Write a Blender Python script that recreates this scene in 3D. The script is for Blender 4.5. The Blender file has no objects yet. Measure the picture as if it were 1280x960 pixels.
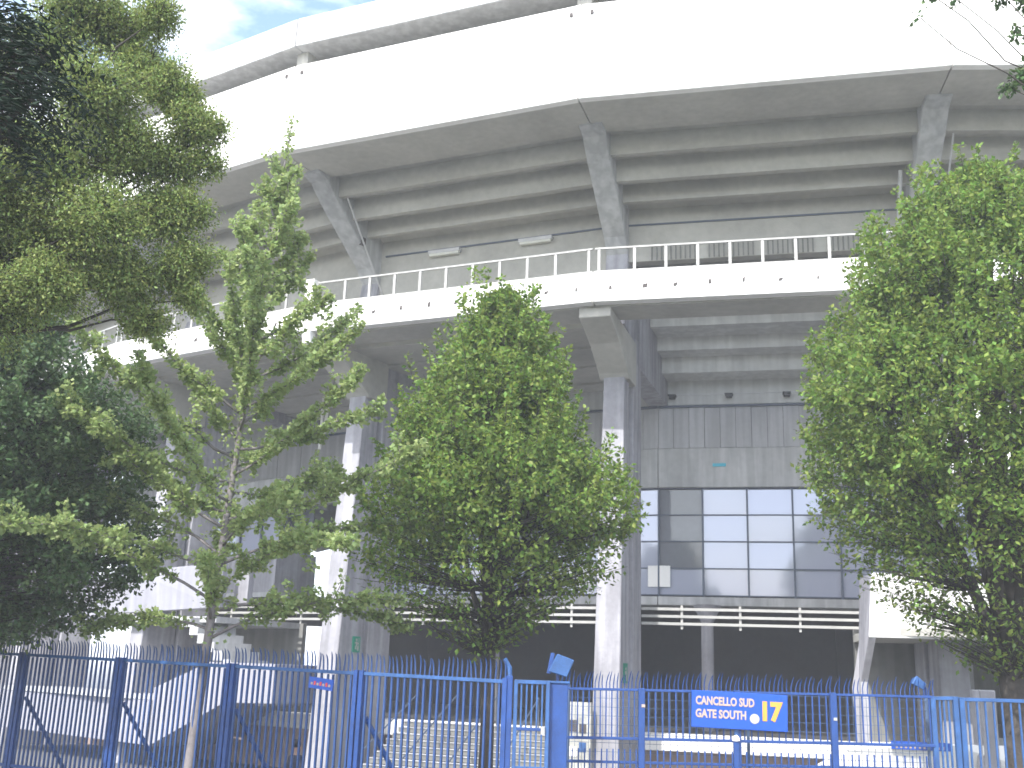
import bpy, bmesh, math, random
import numpy as np
from mathutils import Vector, Matrix
random.seed(7); RNG = np.random.default_rng(11)
S = bpy.context.scene; COL = S.collection
# ---------------------------------------------------------------- camera
FPX = 1350.0; PITCH = math.radians(15.1); ROLL = 0.035; EYE = Vector((0, 0, 2.2))
Fv = Vector((0, math.cos(PITCH), math.sin(PITCH))); r0 = Vector((1, 0, 0)); u0 = Vector((0, -math.sin(PITCH), math.cos(PITCH)))
Rv = r0*math.cos(ROLL) + u0*math.sin(ROLL); Uv = -r0*math.sin(ROLL) + u0*math.cos(ROLL)
cd = bpy.data.cameras.new('camera'); cam = bpy.data.objects.new('camera', cd); COL.objects.link(cam)
cd.sensor_width = 36; cd.lens = FPX/1280*36; cd.clip_start = .1; cd.clip_end = 3000
M = Matrix((( Rv.x, Uv.x, -Fv.x, 0), (Rv.y, Uv.y, -Fv.y, 0), (Rv.z, Uv.z, -Fv.z, 0), (0, 0, 0, 1))); M.translation = EYE
cam.matrix_world = M; S.camera = cam
cd.dof.use_dof = True; cd.dof.focus_distance = 6.0; cd.dof.aperture_fstop = 6.0
# ---------------------------------------------------------------- light
SUN_DIR = Vector((-.53, -.85, 1.08)).normalized()          # towards the sun
SKY_STR, SUN_STR, EXPO = 0.15, 2.3, 1.62
w = bpy.data.worlds.new('World'); S.world = w; w.use_nodes = True; nt = w.node_tree; nt.nodes.clear()
sky = nt.nodes.new('ShaderNodeTexSky'); sky.sky_type = 'NISHITA'; sky.sun_disc = False
sky.sun_elevation = math.asin(SUN_DIR.z); sky.sun_rotation = math.atan2(SUN_DIR.x, SUN_DIR.y)
sky.air_density = 1.0; sky.dust_density = 2.0
bg = nt.nodes.new('ShaderNodeBackground'); bg.inputs[1].default_value = SKY_STR
wo = nt.nodes.new('ShaderNodeOutputWorld')
tc = nt.nodes.new('ShaderNodeTexCoord'); nz = nt.nodes.new('ShaderNodeTexNoise'); nz.inputs['Scale'].default_value = 2.6
nz.inputs['Detail'].default_value = 7; nz.inputs['Roughness'].default_value = .55
mp = nt.nodes.new('ShaderNodeMapping'); mp.inputs['Scale'].default_value = (1, 1, 2.4); mp.inputs['Location'].default_value = (3.1, .4, .2)
rp = nt.nodes.new('ShaderNodeValToRGB'); rp.color_ramp.elements[0].position = .43; rp.color_ramp.elements[1].position = .68
mx = nt.nodes.new('ShaderNodeMix'); mx.data_type = 'RGBA'; mx.inputs[7].default_value = (8.5, 8.6, 8.9, 1)
L = nt.links.new
L(tc.outputs['Generated'], mp.inputs[0]); L(mp.outputs[0], nz.inputs['Vector']); L(nz.outputs[0], rp.inputs[0]); L(rp.outputs[0], mx.inputs[0])
L(sky.outputs[0], mx.inputs[6]); L(mx.outputs[2], bg.inputs[0]); L(bg.outputs[0], wo.inputs[0])
sd = bpy.data.lights.new('sun', 'SUN'); sd.energy = SUN_STR; sd.angle = math.radians(.53); sd.color = (1, .975, .95)
so = bpy.data.objects.new('sun', sd); COL.objects.link(so); so.rotation_euler = SUN_DIR.to_track_quat('Z', 'Y').to_euler()
vs = S.view_settings; vs.view_transform = 'Standard'; vs.look = 'None'; vs.exposure = EXPO; vs.gamma = 1
S.cycles.max_bounces = 8; S.cycles.diffuse_bounces = 5; S.cycles.transparent_max_bounces = 12

# ---------------------------------------------------------------- materials
def mat(name, col, rough=.8, noise=None, metallic=0, spec=.5, bump=0, streak=0, island=0, trans=0, coat=0):
    """noise=(scale, amount); streak = vertical weather streaks; island = per-leaf colour variation"""
    m = bpy.data.materials.new(name); m.use_nodes = True; t = m.node_tree; b = t.nodes['Principled BSDF']; l = t.links.new
    b.inputs['Roughness'].default_value = rough; b.inputs['Metallic'].default_value = metallic
    b.inputs['Specular IOR Level'].default_value = spec
    c = t.nodes.new('ShaderNodeRGB'); c.outputs[0].default_value = (*col, 1); out = c.outputs[0]
    co = t.nodes.new('ShaderNodeTexCoord')
    def darken(src, fac_sock, amt, lo, hi):
        mr = t.nodes.new('ShaderNodeMapRange'); mr.inputs[1].default_value = lo; mr.inputs[2].default_value = hi
        mr.inputs[3].default_value = 1-amt; mr.inputs[4].default_value = 1+amt*.45; l(fac_sock, mr.inputs[0])
        h = t.nodes.new('ShaderNodeVectorMath'); h.operation = 'SCALE'; l(src, h.inputs[0]); l(mr.outputs[0], h.inputs['Scale']); return h.outputs[0]
    if noise:
        for sc, k in ((noise[0], 1), (noise[0]*9, .5)):
            n = t.nodes.new('ShaderNodeTexNoise'); n.inputs['Scale'].default_value = sc; n.inputs['Detail'].default_value = 6
            l(co.outputs['Object'], n.inputs['Vector']); out = darken(out, n.outputs[0], noise[1]*k, .3, .7)
    if streak:
        mpp = t.nodes.new('ShaderNodeMapping'); mpp.inputs['Scale'].default_value = (2.3, 2.3, .16)
        n = t.nodes.new('ShaderNodeTexNoise'); n.inputs['Scale'].default_value = 1.6; n.inputs['Detail'].default_value = 5
        l(co.outputs['Object'], mpp.inputs[0]); l(mpp.outputs[0], n.inputs['Vector']); out = darken(out, n.outputs[0], streak, .42, .62)
    if island:
        g = t.nodes.new('ShaderNodeNewGeometry'); hs = t.nodes.new('ShaderNodeHueSaturation'); l(out, hs.inputs['Color'])
        mr = t.nodes.new('ShaderNodeMapRange'); mr.inputs[3].default_value = .5-island*.045; mr.inputs[4].default_value = .5+island*.03
        l(g.outputs['Random Per Island'], mr.inputs[0]); l(mr.outputs[0], hs.inputs['Hue'])
        wn = t.nodes.new('ShaderNodeTexWhiteNoise'); wn.noise_dimensions = '1D'; l(g.outputs['Random Per Island'], wn.inputs['W'])
        mr2 = t.nodes.new('ShaderNodeMapRange'); mr2.inputs[3].default_value = 1-.5*island; mr2.inputs[4].default_value = 1+.6*island
        l(wn.outputs['Value'], mr2.inputs[0]); l(mr2.outputs[0], hs.inputs['Value']); out = hs.outputs[0]
    l(out, b.inputs['Base Color'])
    if bump:
        n = t.nodes.new('ShaderNodeTexNoise'); n.inputs['Scale'].default_value = 14; n.inputs['Detail'].default_value = 8
        l(co.outputs['Object'], n.inputs['Vector']); bp = t.nodes.new('ShaderNodeBump'); bp.inputs['Strength'].default_value = bump
        bp.inputs['Distance'].default_value = .02; l(n.outputs[0], bp.inputs['Height']); l(bp.outputs[0], b.inputs['Normal'])
    if trans:
        tr = t.nodes.new('ShaderNodeBsdfTranslucent'); ms = t.nodes.new('ShaderNodeMixShader'); ms.inputs[0].default_value = trans
        l(out, tr.inputs[0]); l(b.outputs[0], ms.inputs[1]); l(tr.outputs[0], ms.inputs[2]); l(ms.outputs[0], t.nodes['Material Output'].inputs[0])
    return m
MT = dict(
 concrete=mat('weathered_concrete', (.43, .435, .435), .85, (.55, .16), bump=.25, streak=.16),
 soffit=mat('raw_concrete', (.41, .40, .36), .9, (.5, .18), bump=.3),
 column=mat('pale_concrete', (.32, .317, .34), .8, (.7, .2), bump=.3, streak=.2),
 white=mat('white_painted_concrete', (.80, .79, .76), .7, (.6, .03), streak=.05, bump=.08),
 roofedge=mat('stained_white_concrete', (.55, .55, .54), .8, (.9, .08), streak=.16, bump=.2),
 panel=mat('precast_panel', (.41, .415, .43), .8, (.8, .10), streak=.13, bump=.15),
 blue=mat('blue_paint', (.010, .050, .20), .5, (5, .22), bump=.05),
 bluelt=mat('worn_blue_paint', (.024, .085, .235), .55, (6, .3)),
 signblue=mat('sign_blue', (.006, .065, .36), .4, (3, .06)),
 bluedk=mat('dark_blue_paint', (.016, .055, .18), .5, (5, .2)),  # deep blue of the pickets and spikes on the spiked sections
 darkconcrete=mat('dark_concrete', (.2, .2, .185), .9, (.5, .2), streak=.15),  # darker tone; puts extra shade into the stair-block walls
 stepconcrete=mat('light_precast_concrete', (.56, .565, .55), .85, (.6, .12), bump=.2, streak=.1),
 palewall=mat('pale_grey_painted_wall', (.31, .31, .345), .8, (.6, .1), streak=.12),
 ginkgobark=mat('light_grey_bark', (.2, .18, .18), .9, (6, .3), bump=.5),
 verge=mat('worn_grass_verge', (.075, .085, .045), .95, (.7, .3), bump=.5),
 frame=mat('dark_blue_grey_frame', (.06, .08, .12), .5, (3, .1)),
 railpaint=mat('pale_rail_paint', (.36, .36, .34), .5, (3, .1)),
 steel=mat('galvanised_steel', (.5, .5, .5), .45, (4, .12), metallic=.3),
 mesh=mat('mesh_wire', (.06, .10, .18), .5, (3, .1)),
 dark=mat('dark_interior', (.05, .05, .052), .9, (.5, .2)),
 black=mat('black_plastic', (.02, .02, .022), .5, (3, .1)),
 plate=mat('rusty_dark_plate', (.07, .06, .055), .8, (8, .3)),
 letter=mat('cream_lettering', (.38, .29, .25), .6, (9, .08)),
 amber=mat('amber_lettering', (.55, .28, .05), .6, (9, .08)),
 disc=mat('pale_disc', (.72, .70, .85), .5, (9, .08)),
 green=mat('exit_green', (.01, .22, .14), .5, (9, .05)),
 teal=mat('teal_label', (.05, .42, .55), .5, (9, .05)),
 redp=mat('red_print', (.5, .05, .05), .5, (9, .05)),
 asphalt=mat('asphalt', (.055, .055, .057), .9, (1.5, .2), bump=.5),
 paving=mat('pale_paving', (.10, .10, .10), .9, (.8, .15), bump=.3),
 pink=mat('pinkish_render', (.40, .31, .27), .85, (.9, .12), streak=.1),
 bark=mat('grey_bark', (.10, .085, .07), .9, (6, .35), bump=.8),
 darkbark=mat('dark_bark', (.05, .042, .035), .9, (6, .35), bump=.8),
 leaf=mat('hornbeam_leaves', (.15, .235, .045), .55, island=.85, trans=.48, spec=.35),
 leafdark=mat('deep_green_leaves', (.09, .15, .06), .5, island=.7, trans=.38, spec=.3),
 ginkgo=mat('ginkgo_leaves', (.27, .35, .13), .55, island=.5, trans=.45, spec=.35),
 locust=mat('yellowing_locust_leaves', (.20, .265, .08), .55, island=.85, trans=.4, spec=.3),
 conifer=mat('dark_frond_leaves', (.012, .028, .014), .6, island=.6, trans=.1, spec=.3),
 skin=mat('skin', (.42, .25, .18), .6, (8, .06)), cloth=mat('navy_cloth', (.03, .035, .06), .9, (6, .2)),
 hair=mat('dark_hair', (.02, .015, .012), .6, (20, .3)),
 lamp=mat('lamp_diffuser', (.62, .62, .55), .4, (5, .06)), poster=mat('faded_posters', (.42, .42, .38), .8, (3, .35)))
def glassmat():
    m = bpy.data.materials.new('reflective_glass'); m.use_nodes = True; t = m.node_tree; b = t.nodes['Principled BSDF']; l = t.links.new
    co = t.nodes.new('ShaderNodeTexCoord'); n = t.nodes.new('ShaderNodeTexNoise'); n.inputs['Scale'].default_value = .35; n.inputs['Detail'].default_value = 3
    l(co.outputs['Object'], n.inputs['Vector']); bp = t.nodes.new('ShaderNodeBump'); bp.inputs['Strength'].default_value = .12; bp.inputs['Distance'].default_value = .1
    l(n.outputs[0], bp.inputs['Height']); l(bp.outputs[0], b.inputs['Normal'])
    b.inputs['Base Color'].default_value = (.42, .445, .55, 1); b.inputs['Metallic'].default_value = .22; b.inputs['Roughness'].default_value = .06
    return m
MT['glass'] = glassmat()
MT['mirror'] = mat('bright_glass', (.9, .92, .96), .03, None, metallic=1)
MT['glassdark'] = mat('dark_glass', (.17, .18, .2), .05, (.5, .1), spec=.6)

# ---------------------------------------------------------------- object helpers
def mk(name, verts, faces, m, parent=None, smooth=False):
    me = bpy.data.meshes.new(name); me.from_pydata([tuple(v) for v in verts], [], faces); me.materials.append(MT[m] if isinstance(m, str) else m)
    if smooth: me.polygons.foreach_set('use_smooth', [True]*len(me.polygons))
    me.update()
    return link(name, me, parent)
def link(name, me, parent=None):
    o = bpy.data.objects.new(name, me); COL.objects.link(o)
    if parent is not None: o.parent = parent
    return o
def tag(o, label=None, cat=None, group=None, kind=None):
    for k, v in (('label', label), ('category', cat), ('group', group), ('kind', kind)):
        if v: o[k] = v
    return o
def thing(name, label, cat, loc=(0, 0, 0), group=None, rz=0):
    o = bpy.data.objects.new(name, None); COL.objects.link(o); o.location = loc; o.rotation_euler = (0, 0, rz); o.empty_display_size = .3
    return tag(o, label, cat, group)
class MB:
    def __init__(s): s.v = []; s.f = []
    def add(s, v, f): n = len(s.v); s.v += [tuple(p) for p in v]; s.f += [tuple(i+n for i in q) for q in f]; return s
    def box(s, a, b):
        x0, y0, z0 = a; x1, y1, z1 = b
        return s.add([(x0,y0,z0),(x1,y0,z0),(x1,y1,z0),(x0,y1,z0),(x0,y0,z1),(x1,y0,z1),(x1,y1,z1),(x0,y1,z1)],
                     [(0,3,2,1),(4,5,6,7),(0,1,5,4),(1,2,6,5),(2,3,7,6),(3,0,4,7)])
    def rings(s, A, B):                       # prism between two equal closed rings
        n = len(A); s.add(list(A)+list(B), [tuple(range(n))[::-1], tuple(range(n, 2*n))]+[(i, (i+1) % n, n+(i+1) % n, n+i) for i in range(n)]); return s
    def tube(s, pts, rad, n=6, cap=True):
        pts = [Vector(p) for p in pts]; rad = [rad]*len(pts) if not hasattr(rad, '__len__') else rad; V = []; Fc = []
        for i, p in enumerate(pts):
            d = (pts[min(i+1, len(pts)-1)]-pts[max(i-1, 0)]).normalized(); a = d.orthogonal().normalized() if i == 0 else (a-d*a.dot(d)).normalized(); b = d.cross(a)
            for k in range(n):
                t = 2*math.pi*k/n; V.append(p+(a*math.cos(t)+b*math.sin(t))*rad[i])
        for i in range(len(pts)-1):
            for k in range(n): Fc.append((i*n+k, i*n+(k+1) % n, (i+1)*n+(k+1) % n, (i+1)*n+k))
        if cap: Fc += [tuple(range(n))[::-1], tuple(range(len(V)-n, len(V)))]
        return s.add(V, Fc)
    def obj(s, name, m, parent=None, bevel=0, smooth=False):
        o = mk(name, s.v, s.f, m, parent, smooth)
        if bevel:
            md = o.modifiers.new('bevel', 'BEVEL'); md.width = bevel; md.segments = 1; md.limit_method = 'ANGLE'
        return o
# ---------------------------------------------------------------- stadium polar grid
A1 = math.radians(251.57); DA = math.radians(9.46); CX, CY = 1.54+.316*60.5, 27.26+.949*60.5
def pol(r, k): a = A1+DA*(k-1); return (CX+r*math.cos(a), CY+r*math.sin(a))
def P(r, k, z):
    a = math.floor(k+1e-6); t = k-a; p = pol(r, a)
    if t > 1e-5: q = pol(r, a+1); p = (p[0]+(q[0]-p[0])*t, p[1]+(q[1]-p[1])*t)
    return (p[0], p[1], z)
def sweep(prof, k0, k1, mb=None):
    """closed (r,z) profile swept between two bay positions along flat facets"""
    mb = mb or MB(); ks = [k0]+[float(k) for k in range(math.floor(k0)+1, math.ceil(k1)) if k0+.01 < k < k1-.01]+[k1]
    for a, b in zip(ks, ks[1:]): mb.rings([P(r, a, z) for r, z in prof], [P(r, b, z) for r, z in prof])
    return mb
def rect(r0_, r1_, z0, z1): return [(r0_, z0), (r1_, z0), (r1_, z1), (r0_, z1)]
def plate(prof, k, o0, o1, mb=None):
    """(r,z) profile in the radial plane of joint k, thick from tangential offset o0 to o1"""
    mb = mb or MB(); a = A1+DA*(k-1); d = (math.cos(a), math.sin(a)); t = (-d[1], d[0])
    g = lambda o: [(CX+d[0]*r+t[0]*o, CY+d[1]*r+t[1]*o, z) for r, z in prof]
    return mb.rings(g(o0), g(o1))
def polar(k, r, z, off=0):
    a = A1+DA*(k-1); d = (math.cos(a), math.sin(a)); return Vector((CX+d[0]*r-d[1]*off, CY+d[1]*r+d[0]*off, z))
G = .0018   # joint half gap in k units (about 2 cm)

# ---------------------------------------------------------------- ground
GZ = -1.2
def ground_z(y): return 0 if y < 17.5 else (GZ if y > 24.6 else GZ*(y-17.5)/7.1)
for name, m, ys in (('ground', 'verge', [-900, -60, 0, 17.5]), ('court_paving', 'paving', [17.5, 24.6, 60, 200, 1500])):
    mb = MB()
    for a, b in zip(ys, ys[1:]):
        za, zb = ground_z(a), ground_z(b); mb.add([(-1500, a, za), (1500, a, za), (1500, b, zb), (-1500, b, zb)], [(0, 1, 2, 3)])
    tag(mb.obj(name, m), kind='structure')
tag(MB().add([(-300, -12, .004), (300, -12, .004), (300, 9, .004), (-300, 9, .004)], [(0, 1, 2, 3)]).obj('road', 'asphalt'), kind='structure')
tag(MB().box((-300, 9, -.1), (300, 9.3, .13)).obj('kerb', 'concrete'), kind='structure')
mb = MB(); mb.box((-300, 9.3, -.1), (300, 14.0, .12)); tag(mb.obj('pavement', 'concrete'), kind='structure')

# ---------------------------------------------------------------- stadium
st = thing('stadium', 'grey concrete football stadium with white fascia and balcony bands behind the trees', 'stadium', (*pol(56, 1), GZ))
def part(mb, name, m, parent=None, bevel=0, world=True):
    par = parent or st; o = mb.obj(name, m, None, bevel)
    if world:                       # verts are in world space: keep them there
        o.parent = par; o.matrix_parent_inverse = world_of(par).inverted()
    else: o.parent = par
    return o
def world_of(o):
    m = Matrix.LocRotScale(o.location, o.rotation_euler, o.scale)
    return m if o.parent is None else world_of(o.parent) @ o.matrix_parent_inverse @ m
K0, K1 = -4, 5
up_steps = [(60.28, 18.0), (58.46, 18.04), (57.8, 17.52), (56.95, 17.04), (56.04, 16.75), (55.07, 16.0)]
for k in range(K0, K1):
    a, b = k+G, k+1-G
    # white fascia, leaning back a little, with a drip lip
    part(sweep([(60.42, 18.0), (60.12, 21.25), (59.86, 21.25), (60.16, 18.0)], a, b), 'fascia_panel', 'white', bevel=.02)
    # roof-edge gutter beam above
    part(sweep([(60.24, 21.90), (60.22, 22.95), (60.0, 22.97), (59.9, 22.2), (58.6, 22.2), (58.6, 21.9)], a, b), 'roof_edge_beam', 'roofedge', bevel=.02)
    part(sweep(rect(58.5, 58.8, 18.5, 21.89), a, b), 'recess_wall', 'soffit')
    part(sweep(rect(58.48, 60.15, 18.03, 18.5), a, b), 'edge_beam', 'soffit')
    # stepped seating tiers seen from below
    for i in range(1, 5):
        r_o, z = up_steps[i]; r_i = up_steps[i+1][0]; zt = up_steps[i-1][1]+.44
        part(sweep([(r_o-.003*i, z), (r_o-.003*i, zt), (r_i-.01, zt), (r_i-.01, z+.34), (r_o-.2, z+.34), (r_o-.2, z)], a+.004*(i % 2), b-.004*(i % 2)), 'seating_step', 'soffit')
    part(sweep(rect(54.7, 55.07, 12.75 if k < 1 else 15.1, 16.9), a, b), 'back_wall', 'soffit')
    part(sweep([(55.06, 16.9), (60.0, 19.2), (60.0, 19.5), (54.7, 17.3)], a, b), 'upper_stand_slab', 'soffit')
    part(sweep([(54.7, 17.3), (36, 9.9), (36, 9.4), (54.7, 16.8)], a, b), 'upper_stand_slab', 'soffit')
    # balcony: parapet panel, thin lit lip, floor slab
    part(sweep(rect(58.12, 58.30, 12.80, 13.58), a, b), 'balcony_parapet', 'white', bevel=.012)
    part(sweep(rect(58.0, 58.36, 12.64, 12.77), a, b), 'balcony_edge', 'white', bevel=.012)
    full = k < 1
    part(sweep(rect(56.7, 58.0, 12.60, 12.80), a, b), 'balcony_slab', 'soffit')
    if full:
        r = 56.6; n = 0
        while r > 50.2:                       # plank-like precast units, alternate ones a touch lower
            part(sweep(rect(r-1.06, r-.03, 12.5+.06*(n % 2), 12.8), a, b), 'floor_unit', 'soffit'); r -= 1.06; n += 1
    # lower seating steps and wall below
    ls = [(53.6, 15.0), (52.5, 14.55), (51.4, 14.1), (50.1, 13.62), (49.2, 13.03), (48.0, 12.12)]
    for i in range(5):
        r_o, z = ls[i]; r_i = ls[i+1][0]; zt = z+.75
        part(sweep(rect(r_i-.01, r_o-.003*i, z, zt), a+.004*(i % 2), b-.004*(i % 2)), 'seating_step', 'stepconcrete')
    part(sweep(rect(47.7, 48.0, 12.12, 13.2), a, b), 'ring_beam', 'stepconcrete')
    part(sweep(rect(47.75, 48.04, 12.02, 12.10), a, b), 'ledge', 'frame')
    npn = 14
    for i in range(npn):                      # vertical precast wall panels
        j0, j1 = k+i/npn+.0009, k+(i+1)/npn-.0009
        part(sweep(rect(47.78, 47.94+.012*((i*7) % 3), 10.5, 12.02), j0, j1), 'wall_panel', 'panel')
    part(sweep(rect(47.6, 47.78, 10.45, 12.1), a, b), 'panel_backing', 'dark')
    part(sweep(rect(47.6, 48.02, 9.03, 10.48), a, b), 'lintel_beam', 'concrete', bevel=.015)
    # window wall
    if k != -1:
        win_k = [(k+.0+i*.2, k+.2+i*.2) for i in range(5)]; rw = 47.85
        wz0, wz1 = 5.17, 9.0
    else: win_k = [(k+.22+i*.2, k+.42+i*.2) for i in range(4)]; rw = 47.85
    zs = [5.17, 6.12, 7.08, 8.04, 8.98]
    wf = part(sweep(rect(rw-.1, rw+.05, 8.985, 9.03), win_k[0][0], win_k[-1][1]-.002), 'window_wall', 'frame')
    for i, (c, d) in enumerate(win_k):
        part(sweep(rect(rw-.06, rw+.09, 5.1, 8.98), c-.004, c+.004), 'mullion', 'frame', wf)
        for j in range(4):
            part(sweep(rect(rw-.05, rw+.045, zs[j]-.02, zs[j]+.02), c+.004, d-.004), 'transom', 'frame', wf)
            darkp = (k == 1 and i == 0 and j > 0) or (k == 0 and i in (1, 3) and j > 1)
            part(sweep([(rw-.02+random.uniform(-.012, .012), zs[j]+.02), (rw-.02+random.uniform(-.012, .012), zs[j+1]-.02), (rw-.04, zs[j+1]-.02), (rw-.04, zs[j]+.02)], c+.004, d-.004), 'pane', 'glassdark' if darkp else 'glass', wf)
    part(sweep(rect(46.5, 48.12, 4.80, 5.10), a, b), 'first_floor_slab', 'concrete', bevel=.015)
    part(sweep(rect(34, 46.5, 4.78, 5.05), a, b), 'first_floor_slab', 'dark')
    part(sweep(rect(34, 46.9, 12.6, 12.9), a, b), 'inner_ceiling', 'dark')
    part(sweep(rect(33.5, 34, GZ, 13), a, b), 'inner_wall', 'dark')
    # ground floor slab: white edge, recessed pink wall under it
    part(sweep(rect(52.2, 53.2, .18, .66), a, b), 'ground_slab_edge', 'white', bevel=.015)
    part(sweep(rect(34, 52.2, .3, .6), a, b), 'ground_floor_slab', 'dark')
    part(sweep(rect(51.9, 52.72, GZ-.02, .17), a, b), 'plinth_wall', 'pink')
for c, d in ((.56, .70), (.74, .90), (.95, 1.052)): part(sweep(rect(47.9, 47.93, 5.45, 6.2), c, d), 'glare_panel', 'white')  # added white panels imitating bright sky glare in the lower panes
# facade rails in front of the dark ground floor, between columns
for k in range(-2, 3):
    if k == 2: continue
    rl = part(sweep(rect(53.22, 53.27, 3.86, 3.94), k+.05, k+.95 if k != 1 else 1.80), 'facade_rail', 'railpaint')
    for z in (4.08, 4.30): part(sweep(rect(53.22, 53.27, z, z+.08), k+.05, k+.95 if k != 1 else 1.80), 'rail_bar', 'railpaint', rl)
    for i in range(1, 5):
        kk = k+i*.2-.01
        if k == 1 and kk > 1.79: continue
        part(sweep(rect(53.17, 53.22, 3.74, 4.46), kk-.004, kk+.004), 'rail_post', 'railpaint', rl)
# balcony railing
for k in range(K0, K1):
    rl = part(sweep(rect(58.16, 58.22, 14.30, 14.35), k+.004, k+.996), 'balcony_railing', 'railpaint')
    part(sweep(rect(58.17, 58.21, 13.60, 13.64), k+.004, k+.996), 'bottom_rail', 'railpaint', rl)
    for i in range(11):
        kk = k+.03+i*.094 if i else k+.016
        if i == 10: kk = k+.984
        part(sweep(rect(58.15, 58.21, 13.58, 14.30), kk-.0042, kk+.0042), 'rail_post', 'railpaint', rl)
    # inner grille of vertical bars on the walkway
    mb = MB()
    for i in range(48):
        kk = k+.12+i*.0165
        if (i % 12) > 9: continue
        sweep(rect(55.09, 55.13, 15.12, 15.62), kk, kk+.005, mb)
    if k >= 1: tag(part(mb, 'inner_grille', 'darkconcrete'), kind='stuff')
    # small rusted fixing plates along the parapet
    for i in range(10):
        kk = k+.045+i*.1+random.uniform(-.006, .006); wd = random.choice((.006, .009, .014)); h = random.uniform(.08, .17)
        z = 13.03+random.uniform(-.02, .02)
        mb = MB(); A = [P(58.305, kk, z), P(58.305, kk+wd, z+.015), P(58.305, kk+wd*.8+.003*(i % 3), z+h), P(58.305, kk+.001, z+h*.8)]
        B = [P(58.325, kk, z), P(58.325, kk+wd, z+.015), P(58.325, kk+wd*.8+.003*(i % 3), z+h), P(58.325, kk+.001, z+h*.8)]
        part(mb.rings(A, B), 'fixing_plate', 'plate')
    for off in (-.035, .028):
        part(sweep(rect(60.13, 60.2, 20.86, 20.98), k+1+off, k+1+off+.009), 'fixing_bolt', 'plate')
    part(plate(rect(59.0, 59.8, 21.0, 21.9), k+1, -.22, .22), 'gutter_bracket', 'soffit')
for k in (0, 1):
    if k == 0: part(plate([(58.1, 12.3), (58.35, 12.25), (58.45, 12.8), (58.42, 14.4), (58.1, 14.4)], k, -.16, .16), 'joint_fin', 'white', bevel=.01)
# rakers, haunches, columns at each joint
def column(k):
    # front leg flares outwards towards the foot; rear leg a little wider, a shadow slot between them
    mb = MB()
    def blk(rf0, rf1, rb, w0, w1, z0, z1):
        a = [polar(k, rf0, z0, -w0), polar(k, rf0, z0, w0), polar(k, rb, z0, w0), polar(k, rb, z0, -w0)]
        b = [polar(k, rf1, z1, -w1), polar(k, rf1, z1, w1), polar(k, rb, z1, w1), polar(k, rb, z1, -w1)]
        mb.rings(a, b)
    blk(56.25, 55.35, 54.75, .40, .33, GZ-.2, 11.5)
    blk(54.76, 54.76, 54.45, .27, .25, GZ-.2, 11.5)
    blk(54.46, 54.3, 53.1, .42, .38, GZ-.2, 12.1)
    part(mb, 'column', 'column', bevel=.025)
for k in range(K0+1, K1):
    column(k)
    part(plate([(58.9, 17.99), (58.4, 17.86), (57.8, 17.36), (55.5, 15.82), (54.75, 14.9), (54.5, 12.8), (53.4, 12.8), (53.4, 17.4), (56, 18.6), (58.9, 18.4)], k, -.36, .36), 'upper_raker', 'concrete', bevel=.03)
    part(plate([(58.0, 12.59), (58.0, 12.3), (56.7, 11.9), (55.5, 11.3), (55.3, 11.15), (54.3, 11.15), (54.3, 12.58)], k, -.47, .47), 'haunch', 'soffit', bevel=.02)
    part(plate([(54.25, 12.05), (53.1, 12.05), (50.5, 12.1), (47.2, 12.1), (46.6, 12.6), (51.7, 14.75), (55.0, 16.0), (55.6, 12.85), (54.25, 12.6)], k, -.36, .36), 'lower_raker', 'column', bevel=.02)
    part(plate(rect(47.0, 50.0, GZ, 4.8), k+.5, -.01, .01), 'cross_wall', 'dark') if False else None
    if k > -2:
        part(MB().tube([polar(k+.22, 48.2, .6), polar(k+.22, 48.2, 4.2), polar(k+.22, 48.2, 4.8)], [.21, .21, .5], 20), 'round_column', 'column')
    if k > -2:
        part(MB().tube([polar(k-.5, 50.2, .6), polar(k-.5, 50.2, 4.8)], .24, 20), 'round_column', 'column') if k in (0, ) else None
# pipes on the rear of rakers
for k in (0, 2):
    part(MB().tube([polar(k, 54.4, 12.8, .62), polar(k, 54.8, 14.4, .62), polar(k, 57.6, 17.5, .62)], .03, 8), 'drain_pipe', 'steel')
    part(plate(rect(56.2, 56.34, 16.35, 16.6), k, .3, .47), 'junction_box', 'plate')
part(MB().tube([polar(2, 54.4, 12.8, -.62), polar(2, 56.4, 17.0, -.62)], .07, 8), 'drain_pipe', 'steel')
# tube lights and cable on the upper back wall
for kk in (.32, .69):
    f = part(sweep(rect(55.1, 55.28, 16.16, 16.28), kk-.065, kk+.065), 'tube_light', 'steel')
    part(sweep(rect(55.12, 55.26, 16.08, 16.16), kk-.06, kk+.06), 'lamp_diffuser', 'lamp', f)
part(sweep(rect(55.08, 55.12, 16.32, 16.37), .06, 3), 'cable_tray', 'frame')
# downlights below the lower ring
for kk in (1.07, 1.33, 1.59, 1.85):
    f = part(sweep(rect(48.0, 48.3, 12.42, 12.47), kk-.018, kk+.018), 'floodlight_bracket', 'black')
    part(sweep(rect(48.05, 48.3, 12.33, 12.42), kk-.014, kk+.014), 'lamp_head', 'black', f)
part(sweep(rect(48.0, 48.03, 12.50, 12.53), 1.06, 1.98), 'conduit', 'steel')
part(sweep(rect(48.025, 48.05, 9.78, 9.90), 1.25, 1.31), 'wall_label', 'teal')
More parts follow.
